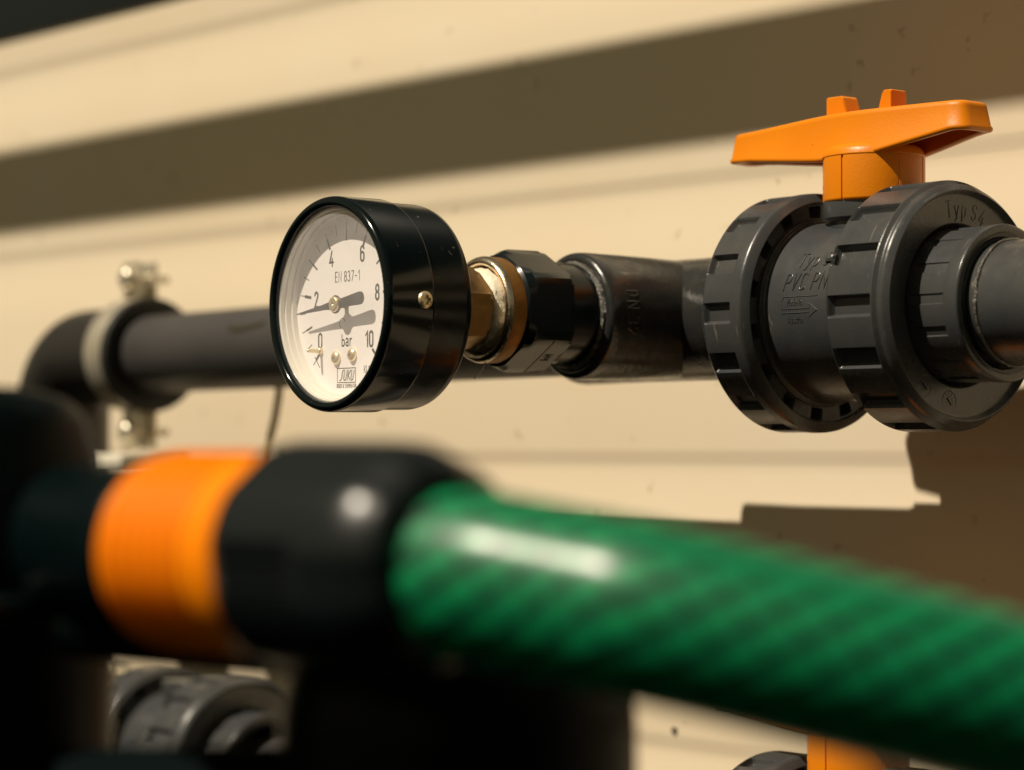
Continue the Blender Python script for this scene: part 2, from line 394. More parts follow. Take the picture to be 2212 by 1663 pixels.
def make_nut(name, parent, x0, x1, flip, face_text):
    """union nut: crown of 15 shallow pockets round the outside; flip -> its open face looks to +X"""
    Ro = .0367; phase = -1.5; hw = 4.5; depth = .0023 if face_text else .0018
    L = x1 - x0; prof = []; kind = []
    def add(a, r, k): prof.append((a, r)); kind.append(k)
    # back bore and back face
    for a, r in fil([(x0 + .004, .0205), (x0 + .0004, .0300), (x0, .0345), (x0 + .0006, Ro - .0012), (x0 + .0018, Ro - .0004)], [0, .001, .001, .0008, 0], 3): add(a, r, 0)
    pa, pb = x0 + .0020, x1 - (.0032 if face_text else .0040)
    for q in xs_lin(pa, pa + .0011, 4): add(q, Ro - .0002, ss((q - pa) / .0011))
    for q in xs_lin(pa + .0024, pb - .0022, 4): add(q, Ro - .0002, 1)
    for q in xs_lin(pb - .0011, pb, 4): add(q, Ro - .0002, ss((pb - q) / .0011))
    if face_text: ed = fil([(pb + .0003, Ro - .0003), (pb + .0014, Ro - .0015), (x1 - .0004, Ro - .0015), (x1 + .0016, .0334), (x1 + .0008, .0331)], [0, .0004, .0007, .0007, 0], 4)
    else: ed = fil([(pb + .0004, Ro), (x1 - .0002, Ro - .0001), (x1 + .0020, .0336), (x1 + .0008, .0333)], [0, .0009, .0008, 0], 4)
    for a, r in ed: add(a, r, 0)
    pads = True
    if face_text:
        for a, r in fil([(x1 + .0002, .0328), (x1 - .0010, .0322), (x1 - .0012, .0238), (x1 - .004, .0225)], [0, .0006, .0004, 0], 3): add(a, r, 0)
    else:
        for a, r in [(x1 + .0005, .0332), (x1 + .0002, .0331)]: add(a, r, 0)
        for r in (.0328, .0325, .0322): add(x1, r, 2 + (.0328 - r) / .0006)
        for r in (.0312, .0300, .0297): add(x1, r, 3)
        for r in (.0294, .0291): add(x1, r, 2 + (r - .0291 + .0) / .0006)
        add(x1, .0287, 0); add(x1 - .003, .0283, 0)
    p2 = 11.5
    phis = nut_phis(phase, hw, p2, 0 if face_text else 4.0)
    def disp(i, ph):
        k = kind[i]
        if k == 0: return (0, 0)
        if k < 2:
            pocket = lobe(ph, phase, hw, 1.3) * k
            # pads stand a little proud
            return (0, -depth * pocket)
        return (-.0032 * (k - 2) * lobe(ph, p2, 4.0, 1.6), 0)
    mb = MB(); revolve(mb, prof, 'X', phis=phis, disp=disp)
    nut = mb.build(name, M['pvc'], parent, angle=28)
    if face_text:
        mb = MB(); rg2 = random.Random(5); a0 = R(21.5); rows = []
        for iu in range(9):
            for iv in range(9):
                u = iu / 8 * 2 - 1; v = iv / 8 * 2 - 1
                q = max(0, 1 - (u * u) ** 1.5 - (v * v) ** 1.5)
                nrm = Vector((0, -cos(a0 + v * .042), sin(a0 + v * .042)))
                rows.append(Vector((x0 + .0004 + (u + .25) * .0018 + rg2.uniform(-.0001, .0001), 0, 0)) + nrm * (Ro - .0008 + .0012 * q ** .5 + rg2.uniform(-.00012, .00012)))
        mb.add(rows, [(i * 9 + k, i * 9 + k + 1, (i + 1) * 9 + k + 1, (i + 1) * 9 + k) for i in range(8) for k in range(8)])
        mb.build('torn_edge', M['pvc'], nut, angle=20)
        mb = MB()
        def mp(ang0, rr):
            def f(u, v):
                a = R(ang0) + u / rr        # runs clockwise seen from +X
                r = rr + v
                return Vector((x1 - .00115, -r * cos(a), r * sin(a))), Vector((1, 0, 0))
            return f
        for ln in text_lines('Typ S4', .0046, gap=.3, slant=.0): stroke(mb, ln, mp(90 + 6, .0281), .00028, .00022)
        # two round date stamps low on the face
        mb.build('raised_lettering', M['pvc'], nut)
        for a0 in (-56, -80):
            mb = MB()
            c = (.0283 * cos(R(a0)), .0283 * sin(R(a0)))
            def fm(u, v, c=c): return Vector((x1 - .00115, -c[0] + u, c[1] + v)), Vector((1, 0, 0))
            stroke(mb, arc(0, 0, .0031, .0031, 0, 360, 28), fm, .00016, .00014)
            stroke(mb, arc(0, 0, .0014, .0014, 0, 360, 16), fm, .00014, .00012)
            stroke(mb, [(-.0006, .0008), (.0006, -.0008)], fm, .00022, .00035)
            for k in range(12):
                a = 2 * pi * k / 12
                stroke(mb, [(.0019 * cos(a), .0019 * sin(a)), (.0026 * cos(a), .0026 * sin(a))], fm, .00014, .00012, 6)
            mb.build('date_stamp', M['pvc'], nut)
    return nut

def make_handle(parent):
    # T handle, hollow from below
    zt = .0590
    def outline(off, zf):
        pts = []
        base = [(-.0505, -.0050), (-.0515, .0050), (-.002, .0112), (.012, .0112), (.0435, .0066), (.0435, -.0050), (.0400, -.0072), (.012, -.0114), (-.002, -.0114)]
        cx = [Vector((p[0], p[1])) for p in base]; m = len(cx); res = []
        for i in range(m):
            a, b, c = cx[i - 1], cx[i], cx[(i + 1) % m]
            u = (a - b).normalized(); v = (c - b).normalized()
            # outward offset
            bis = -(u + v)
            if bis.length < 1e-4: bis = Vector((-(v.y), v.x))
            bis.normalize()
            if bis.dot(b) < 0 and abs(b.y) > .0001: pass
            nrm = Vector((v.y, -v.x))
            if nrm.dot(b) < 0: nrm = -nrm
            sc = 1 / max(.4, abs(bis.dot(nrm)))
            res.append(b + bis * off * sc)
        out = []
        for i in range(m):
            a, b, c = res[i - 1], res[i], res[(i + 1) % m]
            rr = .0022 if abs(b.x) > .02 else .022
            d0 = min(rr, (a - b).length * .45); d1 = min(rr, (c - b).length * .45)
            p0 = b + (a - b).normalized() * d0; p1 = b + (c - b).normalized() * d1
            for k in range(6):
                t = k / 5; out.append(p0 * (1 - t) ** 2 + b * 2 * t * (1 - t) + p1 * t * t)
        # densify
        den = []
        for i in range(len(out)):
            a, b = out[i], out[(i + 1) % len(out)]; m2 = max(1, int((b - a).length / .004))
            for k in range(m2): den.append(a + (b - a) * k / m2)
        return [Vector((p.x, p.y, zf(p.x))) for p in den]
    def top(x): return zt - .0014 * ss(-x / .050)
    def bot(x):
        ax = abs(x)
        return .0448 + .0034 * min(1, max(0, (ax - .010) / (.030 if x > 0 else .034))) * (1 if x < 0 else 1.6)
    N = len(outline(0, bot)); rings = []
    def ring(off, zf, ys=1):
        q = [Vector((p.x, p.y * (1 - (1 - ys) * (1 - min(1, abs(p.x) / .04))), p.z)) for p in outline(off, zf)]
        if len(q) != N:   # resample
            q = [q[int(i * len(q) / N)] for i in range(N)]
        return q
    rings.append(ring(-.0022, lambda x: top(x) - .0020))
    rings.append(ring(-.0020, lambda x: bot(x) + .0004))
    rings.append(ring(-.0012, lambda x: bot(x)))
    rings.append(ring(.0004, lambda x: bot(x)))
    rings.append(ring(.0008, lambda x: bot(x) + .0004))
    rings.append(ring(.0008, lambda x: bot(x) + .0012))
    rings.append(ring(.0004, lambda x: bot(x) + .0018))
    for k in range(5):
        t = k / 4; a = t * pi / 2
        rings.append(ring(-.0004 - .0016 * (1 - cos(a)), lambda x, a=a: top(x) - .0017 + .0017 * sin(a)))
    mb = MB(); loops(mb, rings)
    h = mb.build('handle', M['orange'], parent, angle=50)
    # the two top prongs
    for sx in (-1, 1):
        mb = MB()
        def sec(y, ins=0):
            x0 = (.0142 if sx > 0 else -.0118); x1 = (.0086 if sx > 0 else -.0030); top = .0652
            pts = [(x0, zt - .001), (x0, top - .0003), (x0 - sx * .0006, top), (x1 + sx * .0026, top), (x1 + sx * .0020, top - .0006), (x1, zt - .001)]
            return [Vector((px * (1) + 0, y, pz)) for px, pz in pts]
        x_mid = .0112 if sx > 0 else -.0075
        ys = [-.0035, -.0030, .0030, .0035]; rg = []
        for yi, y in enumerate(ys):
            q = sec(y)
            if yi in (0, 3):
                cen = Vector(((x_mid), y, .0610)); q = [cen + (p - cen) * .93 for p in q]
            rg.append(q)
        loops(mb, rg); mb.build('prong', M['orange'], h, angle=25)
    # stem skirt
    mb = MB(); RS = .0153
    def skd(i, ph):
        d = math.degrees(ph) % 360
        g = 0
        for c, wd, dp in ((274, 1.1, .0005), (340, .7, .00012), (238, .6, .00012), (216, .6, .00012), (22, 1.4, .0007)):
            q = abs(d - c)
            if q < wd: g = dp
        if 216 < d < 238: g = max(g, .00022)
        return (0, -g)
    ph_ = [R(k * .5) for k in range(720)]
    prof = fil([(.0340, .0128), (.0322, .0130), (.0319, RS - .0006), (.0326, RS), (.0456, RS), (.0458, RS - .001)], [0, .0004, .0006, .0006, .0002, 0], 3)
    revolve(mb, prof, 'Z', phis=ph_, disp=skd, off=(.0042, 0, 0))
    mb.build('stem_skirt', M['orange'], h, angle=30)
    mb = MB()
    prof = fil([(.0452, RS - .0008), (.0455, RS + .0003), (.0482, RS - .0006), (.0492, RS - .0035), (.0494, .0100)], [0, .0006, .0018, .001, 0], 5)
    revolve(mb, prof, 'Z', 72, cap=True, off=(.0042, 0, 0))
    mb.build('shoulder', M['orange'], h, angle=40)
    mb = MB()
    stroke(mb, arc(0, 0, .00065, .0009, 0, 360, 14), lambda u, v: ((lambda a: (Vector((.0042 + (RS - .0002) * cos(a), (RS - .0002) * sin(a), .0372 + v)), Vector((cos(a), sin(a), 0))))(R(228) + u / RS)), .00016, .00012)
    mb.build('moulded_mark', M['orange'], h)
    return h

def make_valve(loc, label, group, handle=True):
    v = empty('ball_valve', loc, label=label, cat='valve', group=group)
    # body between the nuts
    mb = MB()
    prof = fil([(-.030, .0240), (-.0170, .0240), (-.0168, .0288), (-.0154, .0288), (-.0152, .0276), (-.0143, .0272), (.0165, .0272), (.0168, .0255), (.030, .024)], [0, .0003, .0003, .0003, .0003, .0006, .0005, .0005, 0], 3)
    revolve(mb, prof, 'X', 120)
    body = mb.build('body', M['pvc'], v)
    mb = MB()
    prof = fil([(.018, .0134), (.0268, .0130), (.0272, .0147), (.0326, .0147), (.0328, .0085)], [0, .0008, .0003, .0003, 0], 4)
    revolve(mb, prof, 'Z', 64, cap=True, off=(.0035, 0, 0))
    mb.build('stem_neck', M['pvc'], v)
    # cast lettering
    mb = MB(); rb = .0272
    def mpc(x0, z0):
        def f(u, vv):
            a = math.asin(max(-.98, min(.98, z0 / rb))) + vv / rb
            nrm = Vector((0, -cos(a), sin(a)))
            return Vector((x0 + u, 0, 0)) + nrm * rb, nrm
        return f
    for s, x, z, h in (('Typ S4', .0032, .0142, .0044), ('PVC PN', .0003, .0078, .0048)):
        for ln in text_lines(s, h, gap=.2, slant=.22): stroke(mb, ln, mpc(x, z), .00024, .00030)
    for s, x, z in (('Made in', -.0028, .0018), ('Austria', -.0026, -.0034)):
        for ln in text_lines(s, .0017, gap=.14): stroke(mb, ln, mpc(x, z), .00015, .00018)
    for ln in ([(-.0080, -.0002), (.0030, -.0002), (.0030, .0012), (.0060, -.0008), (.0030, -.0026)], [(-.0080, -.0014), (.0026, -.0014)],
               [(-.0080, -.0002), (-.0080, .0026), (-.0074, .0034), (.0060, .0034)]):
        stroke(mb, ln, mpc(0, 0), .00018, .00016)
    mb.build('raised_lettering', M['pvc'], body)
    make_nut('union_nut', v, -.0335, -.0164, True, False)
    make_nut('union_nut', v, .0164, .0379, True, True)
    # end connectors
    mb = MB()
    phis = nut_phis(2, 3.6, 0, 0)
    prof = [(.0330, .0224), (.0370, .0224), (.0384, .0224), (.0400, .0224), (.0440, .0224), (.0486, .0224), (.0492, .0224)]
    kin = [0, 0, 1, 1, 1, 1, 0]; TORN = 1
    t2 = fil([(.0496, .0225), (.0540, .0226), (.0543, .0215), (.0540, .0190), (.0536, .0178)], [0, .0006, .0004, .0006, 0], 4)
    prof += t2; kin += [0] * len(t2)
    revolve(mb, prof, 'X', phis=phis, disp=lambda i, ph: (0, -.00045 * kin[i] * lobe(ph, 2, 3.6, .8)))
    mb.build('end_connector', M['pvc'], v, angle=25)
    mb = MB(); revolve(mb, fil([(.0534, .0206), (.0544, .0203), (.0541, .0179), (.0530, .0178)], [0, .0004, .0004, 0], 3), 'X', 96)
    mb.build('seal_ring', M['black_rim'], v)
    mb = MB(); revolve(mb, fil([(-.048, .0192), (-.0490, .0200), (-.030, .0200)], [0, .0006, 0], 3), 'X', 72)
    mb.build('end_connector', M['pvc'], v)
    if handle: make_handle(v)
    return v
def copy_tree(o, parent=None):
    c = o.copy(); C.objects.link(c)
    if parent: c.parent = parent
    for ch in list(o.children): copy_tree(ch, c)
    return c

ZL = -.1705           # height of the lower pipe run
v1 = make_valve((.0760, 0, 0), 'grey ball valve with an orange T handle, in sharp focus on the upper pipe run', 'grey ball valves on the pipe runs')
v2 = copy_tree(v1); v2.location = (.0690, 0, ZL - .0015)
v2['label'] = 'grey ball valve under the green hose, only its orange stem showing at the bottom'
v3 = make_valve((-.279, -.006, ZL + .003), 'blurred grey union nut and connector in the gap below the orange hose ring', 'grey ball valves on the pipe runs', handle=False)

# ------------------------------------------------------------------ pipes
def pipe(name, x0, x1, z, r, m, label, zend=None, y=0):
    e = empty(name, (x0, y, z), label=label, cat='pipe', group='grey pipes along the wall')
    mb = MB(); tube(mb, [(0, 0, 0), ((x1 - x0) / 2, 0, ((zend or z) - z) / 2), (x1 - x0, 0, (zend or z) - z)], r, 64)
    mb.build('pipe_wall', M[m], e, angle=40)
    return e
pr = pipe('pipe', .1268, .95, 0, .0178, 'pipe_g' if 'pipe_g' in M else 'pvc', 'thick grey pipe leaving the sharp valve at the right edge')
mb = MB()
tube(mb, [Vector((.0062, .0180 * cos(a), .0180 * sin(a))) for a in [2 * pi * k / 96 for k in range(97)]], .0006, 8, radf=lambda i, a: .0003 + .0004 * random.random())
mb.build('glue_bead', M['bead'], pr)
pl = pipe('pipe', -.352, -.020, -.0022, .0163, 'pvc_pipe', 'long grey pipe running left behind the gauge to the clamp', zend=-.0004)
mb = MB()
mark = at(566, 736, .99) - pl.location
stroke(mb, [(-.010, .0012), (-.006, .0002), (.000, .0009), (.008, .0022)], lambda u, v: ((lambda a: (Vector((mark.x + .010 + u * 1.2, -cos(a) * .0163, .0010 + sin(a) * .0163)), Vector((0, -cos(a), sin(a)))))(R(22) + v / .0163)), .0013, .0004)
mb.build('printed_mark', M['ink'], pl)
p_low = pipe('pipe', -.352, .030, ZL, .0163, 'pvc_pipe', 'grey pipe of the lower run, hidden but for the gap at the lower left')
p_lowr = pipe('pipe', .118, .8, ZL, .0178, 'pvc', 'grey pipe of the lower run to the right of the lower valve')

# tee fitting (branch towards the gauge)
YAW = R(-3.64)
tee = empty('tee_fitting', (0, 0, 0), label='dark grey tee fitting between the gauge and the large valve', cat='pipe fitting')
mb = MB()
revolve(mb, fil([(-.048, .0165), (-.050, .0175), (-.050, .0195), (-.048, .0200), (-.022, .0197), (.0285, .0197), (.0290, .0209), (.0425, .0209), (.0425, .0165)], [0, .0006, .0012, .001, .001, .0005, .0005, .0006, 0], 4), 'X', 96)
BR = Matrix.Rotation(YAW, 4, 'Z')
nb = MB()
revolve(nb, fil([(-.040, .0150), (-.0462, .0158), (-.0478, .0178), (-.0466, .0198), (-.0430, .0200), (-.0240, .0197), (-.006, .0192), (.004, .014)], [0, .0008, .0016, .0016, .001, .004, .002, 0], 5), 'Y', 96)
mb.add([BR @ v for v in nb.v], nb.f)
mb.build('body', M['pvc_dusty'], tee, angle=40)
mb = MB()
def mtee(u, v):   # text runs down the near side of the branch
    a = R(2) - u / .0197
    n_ = Vector((cos(a), 0, sin(a)))
    return BR @ (n_ * .0197 + Vector((0, -.0385 + v, 0))), BR @ n_
for ln in text_lines('DN 32', .0046, gap=.25): stroke(mb, ln, mtee, .0003, .0004)
mb.build('raised_lettering', M['pvc_dusty'], tee)
mb = MB()
bp = [BR @ Vector((.0160 * cos(a), -.0473, .0160 * sin(a))) for a in [2 * pi * k / 90 for k in range(91)]]
tube(mb, bp, .001, 8, radf=lambda i, a: .0009 + .0006 * random.random())
mb.build('glue_bead', M['bead'], tee)

# ------------------------------------------------------------------ gauge branch (local Y runs from the gauge face back to the tee)
GO = (-.0087, -.1365, .0008)
ad = empty('hex_adaptor', GO, YAW, label='black plastic hexagonal adaptor between the brass ring and the tee', cat='pipe fitting')
mb = MB()
def hexring(y, r, chf=None, rot=0):
    out = []
    for k in range(72):
        a = 2 * pi * k / 72 + 1e-4
        b = ((a + R(30)) % R(60)) - R(30)
        rr = min(.0166 / cos(b), r)
        out.append(Vector((rr * cos(a), y, rr * sin(a))))
    return out
loops(mb, [hexring(.0596, .0150), hexring(.0597, .0160), hexring(.0606, .0172), hexring(.0628, .0185), hexring(.0645, .0189), hexring(.0762, .0189), hexring(.0776, .0182), hexring(.0782, .0165), hexring(.0786, .0158), hexring(.0870, .0156), hexring(.0930, .0156)])
adb = mb.build('body', M['black_gloss'], ad, angle=20)
mb = MB()
def hexface(u, v):    # lower right flat, normal at -60 degrees
    a = R(-60); n_ = Vector((cos(a), 0, sin(a))); tdir = Vector((-sin(a), 0, cos(a)))
    return n_ * .0166 + Vector((0, .0700 + v, 0)) + tdir * u, n_
stroke(mb, [(-.0085, .0005), (.0085, .0005)], hexface, .00035, .0001)
for ln in text_lines('PN', .0026, gap=.3): stroke(mb, [(a, b + .0032) for a, b in ln], hexface, .0002, .00022)
mb.build('raised_lettering', M['black_gloss'], adb)

bf = empty('brass_fitting', GO, YAW, label='round brass threaded ring with white sealing tape behind the gauge', cat='pipe fitting')
mb = MB()
prof = fil([(.0600, .0150), (.0602, .0162), (.0552, .0163), (.0536, .0158), (.0530, .0148), (.0536, .0138), (.0560, .0132), (.0575, .0100), (.0578, .0050)], [0, .0003, .0006, .0008, .0008, .0008, .001, .001, 0], 4)
revolve(mb, prof[:1] + prof[1:], 'Y', 96)
ring = mb.build('collar', M['brass_dull'], bf, angle=40)
mb = MB()
revolve(mb, fil([(.0549, .01634), (.0536, .0159), (.0528, .0148), (.0534, .0136), (.0562, .0131)], [0, .0008, .001, .0008, 0], 6), 'Y', 96)
mb.build('worn_rim', M['nickel'], ring)
mb = MB()
def hx(y, ap, r): 
    return [Vector(((min(ap / cos(((2 * pi * k / 60 + R(12) + R(30)) % R(60)) - R(30)), r)) * cos(2 * pi * k / 60), y, (min(ap / cos(((2 * pi * k / 60 + R(12) + R(30)) % R(60)) - R(30)), r)) * sin(2 * pi * k / 60))) for k in range(60)]
loops(mb, [hx(.0290, .0085, .0090), hx(.0300, .0108, .0118), hx(.0312, .0112, .0129), hx(.0494, .0112, .0129), hx(.0506, .0112, .0118), hx(.0507, .0085, .0085), hx(.0590, .0085, .0085)])
mb.build('hex_shank', M['brass'], bf, angle=20)
mb = MB()
rng = random.Random(3)
def tapeprof(i, ph): return (rng.uniform(-.0003, .0003), rng.uniform(-.0005, .0006))
revolve(mb, [(.0506, .0088), (.0510, .0108), (.0517, .0119), (.0525, .0123), (.0535, .0125), (.0548, .0127), (.0565, .0128)], 'Y', 40, disp=tapeprof)
mb.build('sealing_tape', M['tape'], bf, angle=60)
mb = MB(); tube(mb, [(.000, .0560, -.0160), (.0006, .0550, -.0178), (.0002, .0535, -.0195), (-.0008, .0525, -.0212)], .00018, 6)
mb.build('tape_thread', M['tape'], bf)

ga = empty('pressure_gauge', (GO[0] - .0020, GO[1], GO[2]), R(-2.3), label='round black pressure gauge with a white dial reading 0 to 10 bar', cat='pressure gauge')
# bezel
mb = MB()
prof = fil([(.0085, .0284), (.0010, .0284), (.0001, .0290), (-.0002, .0300), (.0003, .0311), (.0014, .0316), (.0160, .0316), (.0165, .0312), (.0168, .0304)], [0, .0005, .0004, .0007, .0007, .0008, .0004, .0003, 0], 4)
revolve(mb, prof, 'Y', 128)
bez = mb.build('bezel', M['black_rim'], ga, angle=45)
mb = MB()
prof = fil([(.0160, .0308), (.0290, .0307), (.0307, .0302), (.0311, .0290), (.0311, .0040)], [0, .0010, .0010, .0008, 0], 5)
revolve(mb, prof, 'Y', 128)
case = mb.build('case', M['black'], ga, angle=45)
# inner pale ring with steps, dial
mb = MB()
prof = fil([(.0022, .02835), (.0024, .0278), (.0038, .0277), (.0040, .0272), (.0056, .0270), (.0058, .0264), (.0074, .0262)], 0, 1)
revolve(mb, prof, 'Y', 128)
mb.build('inner_ring', M['inner'], ga, angle=30)
DY = .0073
mb = MB(); revolve(mb, [(DY, .0001), (DY, .0270)], 'Y', 96)
dial = mb.build('dial', M['dial'], ga)
def md(u, v): return Vector((u, DY - .00003, v)), Vector((0, -1, 0))
mk = MB()
for k in range(0, 21):
    a = R(225 - k * 13.5); c, s_ = cos(a), sin(a)
    if k % 2:
        stroke(mk, [(.0215 * c, .0215 * s_), (.0243 * c, .0243 * s_)], md, .0002, .00003)
    else:
        ri, rm, ro = .0193, .0218, .0243
        stroke(mk, [(rm * c, rm * s_), (ro * c, ro * s_)], md, .0002, .00003)
        stroke(mk, [(ri * c, ri * s_), (rm * c, rm * s_)], md, .00060 if k % 4 == 0 else .00042, .00003)
stroke(mk, [(-.0165, -.0150), (-.0140, -.0180)], md, .0002, .00003)
def txt(s, h, x, y, w_=.00025, gap=.13, wf=1.0, rot=0):
    for ln in text_lines(s, h, gap=gap, wf=wf):
        stroke(mk, [(x + a * cos(rot) - b * sin(rot), y + a * sin(rot) + b * cos(rot)) for a, b in ln], md, w_, .00003)
for s, x, y in (('0', -.0137, -.0102), ('2', -.0158, .0022), ('4', -.0078, .0140), ('6', .0082, .0146), ('8', .0158, .0030), ('10', .0118, -.0104)):
    txt(s, .0043, x, y, .00036, wf=.95)
txt('EN 837-1', .0029, .0006, .0084, .00017, gap=.2, wf=.98)
txt('bar', .0033, .0002, -.0104, .00025, gap=.16, wf=1.08)
stroke(mk, arc(-.0021, -.0053, .0014, .0014, 20, 240), md, .00012, .00003)
txt('KL 1.6'.replace('.', '').replace(' ', ''), .0021, .0112, -.0192, .00013)
# maker's framed mark: slanted double-line letters in a box
lx, ly, lw, lh = .0001, -.0207, .0047, .0021
stroke(mk, [(lx - lw, ly - lh), (lx + lw, ly - lh), (lx + lw, ly + lh), (lx - lw, ly + lh), (lx - lw, ly - lh)], md, .00013, .00003)
def sl(pts): return [(lx + (a - .5) * .0078 + b * .0006, ly + (b - .5) * .0034) for a, b in pts]
for dx in (0, .045):
    stroke(mk, sl([(.28 + dx, .98), (.19 + dx, .95), (.15 + dx, .78), (.15 + dx, .3), (.08 + dx, .05), (.0 + dx, .04)]), md, .00009, .00003)
    stroke(mk, sl([(.30 + dx, .95), (.28 + dx, .2), (.34 + dx, .04), (.42 + dx, .12), (.47 + dx, .95)]), md, .00009, .00003)
    stroke(mk, sl([(.54 + dx, .05), (.54 + dx, .95)]), md, .00009, .00003)
    stroke(mk, sl([(.70 + dx, .95), (.56 + dx, .5), (.71 + dx, .05)]), md, .00009, .00003)
    stroke(mk, sl([(.77 + dx, .95), (.76 + dx, .2), (.82 + dx, .04), (.89 + dx, .12), (.93 + dx, .95)]), md, .00009, .00003)
txt('DRUCK & TEMPERATUR', .00105, .0001, -.0238, .00008, gap=.1, wf=1.0)
mk.build('scale_print', M['ink'], dial, angle=60)
# dial screws and stop pin
for x, z in ((-.0049, -.0155), (.0035, -.0148)):
    mb = MB()
    revolve(mb, [(DY, .0020), (DY - .0006, .0020), (DY - .0011, .0016), (DY - .0014, .0008), (DY - .0014, .0005), (DY - .0006, .0004), (DY - .0005, .00001)], 'Y', 28, off=(x, 0, z),
            disp=lambda i, ph: (0, .0004 * (cos(4 * ph) > .2)) if i >= 4 and i < 6 else (0, 0))
    mb.build('dial_screw', M['brass_pale'], dial, angle=50)
mb = MB(); revolve(mb, fil([(DY, .0011), (DY - .0009, .0010), (DY - .0012, .0006), (DY - .0047, .00055), (DY - .0050, .0003), (DY - .0050, .00001)], [0, .0003, .0003, .0002, .0002, 0], 3), 'Y', 24, off=(-.0132, 0, -.0132))
mb.build('stop_pin', M['brass_pale'], dial)
# needle
nd = MB(); NY = DY - .0037; an = R(186.0)
def npt(a, b, y): return Vector((a * cos(an) - b * sin(an), y, a * sin(an) + b * cos(an)))
ol = [(.0205, .00015), (.006, .00085), (.0026, .0012)] + [(.0027 * cos(a), .0027 * sin(a)) for a in [R(28 + k * 14) for k in range(0, 9)]] + \
     [(-.003, .0013), (-.0122, .0019), (-.0134, .0018), (-.0142, .0012), (-.0146, 0)]
ol2 = ol + [(a, -b) for a, b in reversed(ol[:-1])]
loops(nd, [[npt(a, b, NY) for a, b in ol2], [npt(a, b, NY - .0003) for a, b in ol2]])
nobj = nd.build('needle', M['needle'], ga, angle=30)
mb = MB(); revolve(mb, fil([(NY + .0001, .0023), (NY - .0009, .0023), (NY - .0013, .0020), (NY - .0013, .0004), (NY - .0009, .00001)], [0, .0004, .0003, .0002, 0], 3), 'Y', 36)
mb.build('hub_cap', M['brass_pale'], nobj)
mb = MB(); revolve(mb, [(NY, .0012), (DY - .001, .0010), (DY, .0013)], 'Y', 24)
mb.build('spindle', M['brass'], nobj)
# pane
mb = MB(); revolve(mb, [(.0020, .0001), (.0020, .0283)], 'Y', 96)
mb.build('window', M['pane'], ga)
# side screw
mb = MB()
ns = MB(); revolve(ns, [(0, .0025), (.0006, .0025), (.0011, .0020), (.0013, .0014), (.0013, .0010), (.0004, .0009), (.0003, .00001)], 'X', 40,
        disp=lambda i, ph: (0, .0008 * (cos(4 * ph) > .1)) if 3 < i < 6 else (0, 0))
mb.add([v + Vector((.0313, .0128, .0002)) for v in ns.v], ns.f)
mb.build('side_screw', M['brass_pale'], bez, angle=50)

# ------------------------------------------------------------------ clamp and elbow at the left
def make_clamp(loc, label):
    e = empty('pipe_clamp', loc, label=label, cat='pipe clamp', group='rubber lined metal pipe clamps')
    mb = MB(); n = 80
    revolve(mb, fil([(-.0065, .0228), (-.0065, .0240), (.0065, .0240), (.0065, .0228), (-.0064, .0228)], [0, .0004, .0004, .0004, 0], 2), 'X', 96)
    for sgn in (1, -1):
        for y in (-.0042, .0042):
            box(mb, -.0058, .0058, y - .0009, y + .0009, *sorted((sgn * .0232, sgn * .0395)), .0007)
    mb.build('metal_band', M['zinc'], e)
    mb = MB()
    revolve(mb, fil([(-.0080, .0165), (-.0080, .0232), (-.0068, .0227), (.0068, .0227), (.0072, .0243), (.0100, .0240), (.0105, .0225), (.0090, .0185), (.0085, .0165)], [0, .0006, .0004, .0004, .0008, .0008, .0012, .001, 0], 3), 'X', 96)
    mb.build('rubber_liner', M['rubber'], e)
    for sgn in (1, -1):
        sc = MB(); z = sgn * .0325
        revolve(sc, fil([(-.0095, .0001), (-.0095, .0030), (-.0078, .0046), (-.0052, .0048)], [0, .001, .001, 0], 4), 'Y', 32, off=(0, 0, z))
        tube(sc, [(0, -.006, z), (0, .0135, z)], .0017, 12)
        sc.build('screw', M['zinc'], e)
    return e
cl = make_clamp((-.330, 0, -.0022), 'rubber lined metal pipe clamp with two screws, on the upper pipe beside the gauge')
cl2 = copy_tree(cl); cl2.location = (-.352, 0, ZL)
cl2['label'] = 'metal pipe clamp half hidden in the gap under the orange hose ring'
br = MB(); box(br, -.343, -.319, -.016, .018, -.0520, -.0440, .001)
o = br.build('clamp_bracket', M['white_pl']); tag(o, 'pale bracket block just under the upper pipe clamp', 'bracket')

def elbow(loc, label, down=True):
    e = empty('pipe_elbow', loc, label=label, cat='pipe elbow', group='pipe elbows at the left')
    mb = MB(); pts = [(.034, 0, 0), (.028, 0, 0)]
    for k in range(0, 19):
        a = R(90 * k / 18); pts.append((.012 - .026 - .0 + .026 * cos(a + pi / 2) + .0, 0, -.026 + .026 * sin(a + pi / 2)) if 0 else (-.000 - .026 * sin(a) + .004, 0, -.026 + .026 * cos(a)))
    pts += [(-.022, 0, -.045), (-.022, 0, -.30)]
    pts[0] = (.040, 0, 0); pts[1] = (.022, 0, 0)
    tube(mb, pts, .0205, 48, radf=lambda i, a: .0207 if i < len(pts) - 1 else .0207)
    mb.build('elbow_body', M['pvc_elbow'], e, angle=50)
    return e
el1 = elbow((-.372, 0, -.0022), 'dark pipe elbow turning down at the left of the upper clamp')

# cable dangling from the pipe
mb = MB(); tube(mb, [at(603, 800, 1.00), at(603, 850, 1.0), at(594, 905, 1.0), at(583, 950, 1.0), at(574, 1010, 1.0), at(565, 1300, 1.0)], .0016, 12)
o = mb.build('cable', M['cable']); tag(o, 'thin olive cable hanging below the upper pipe behind the orange ring', 'cable')

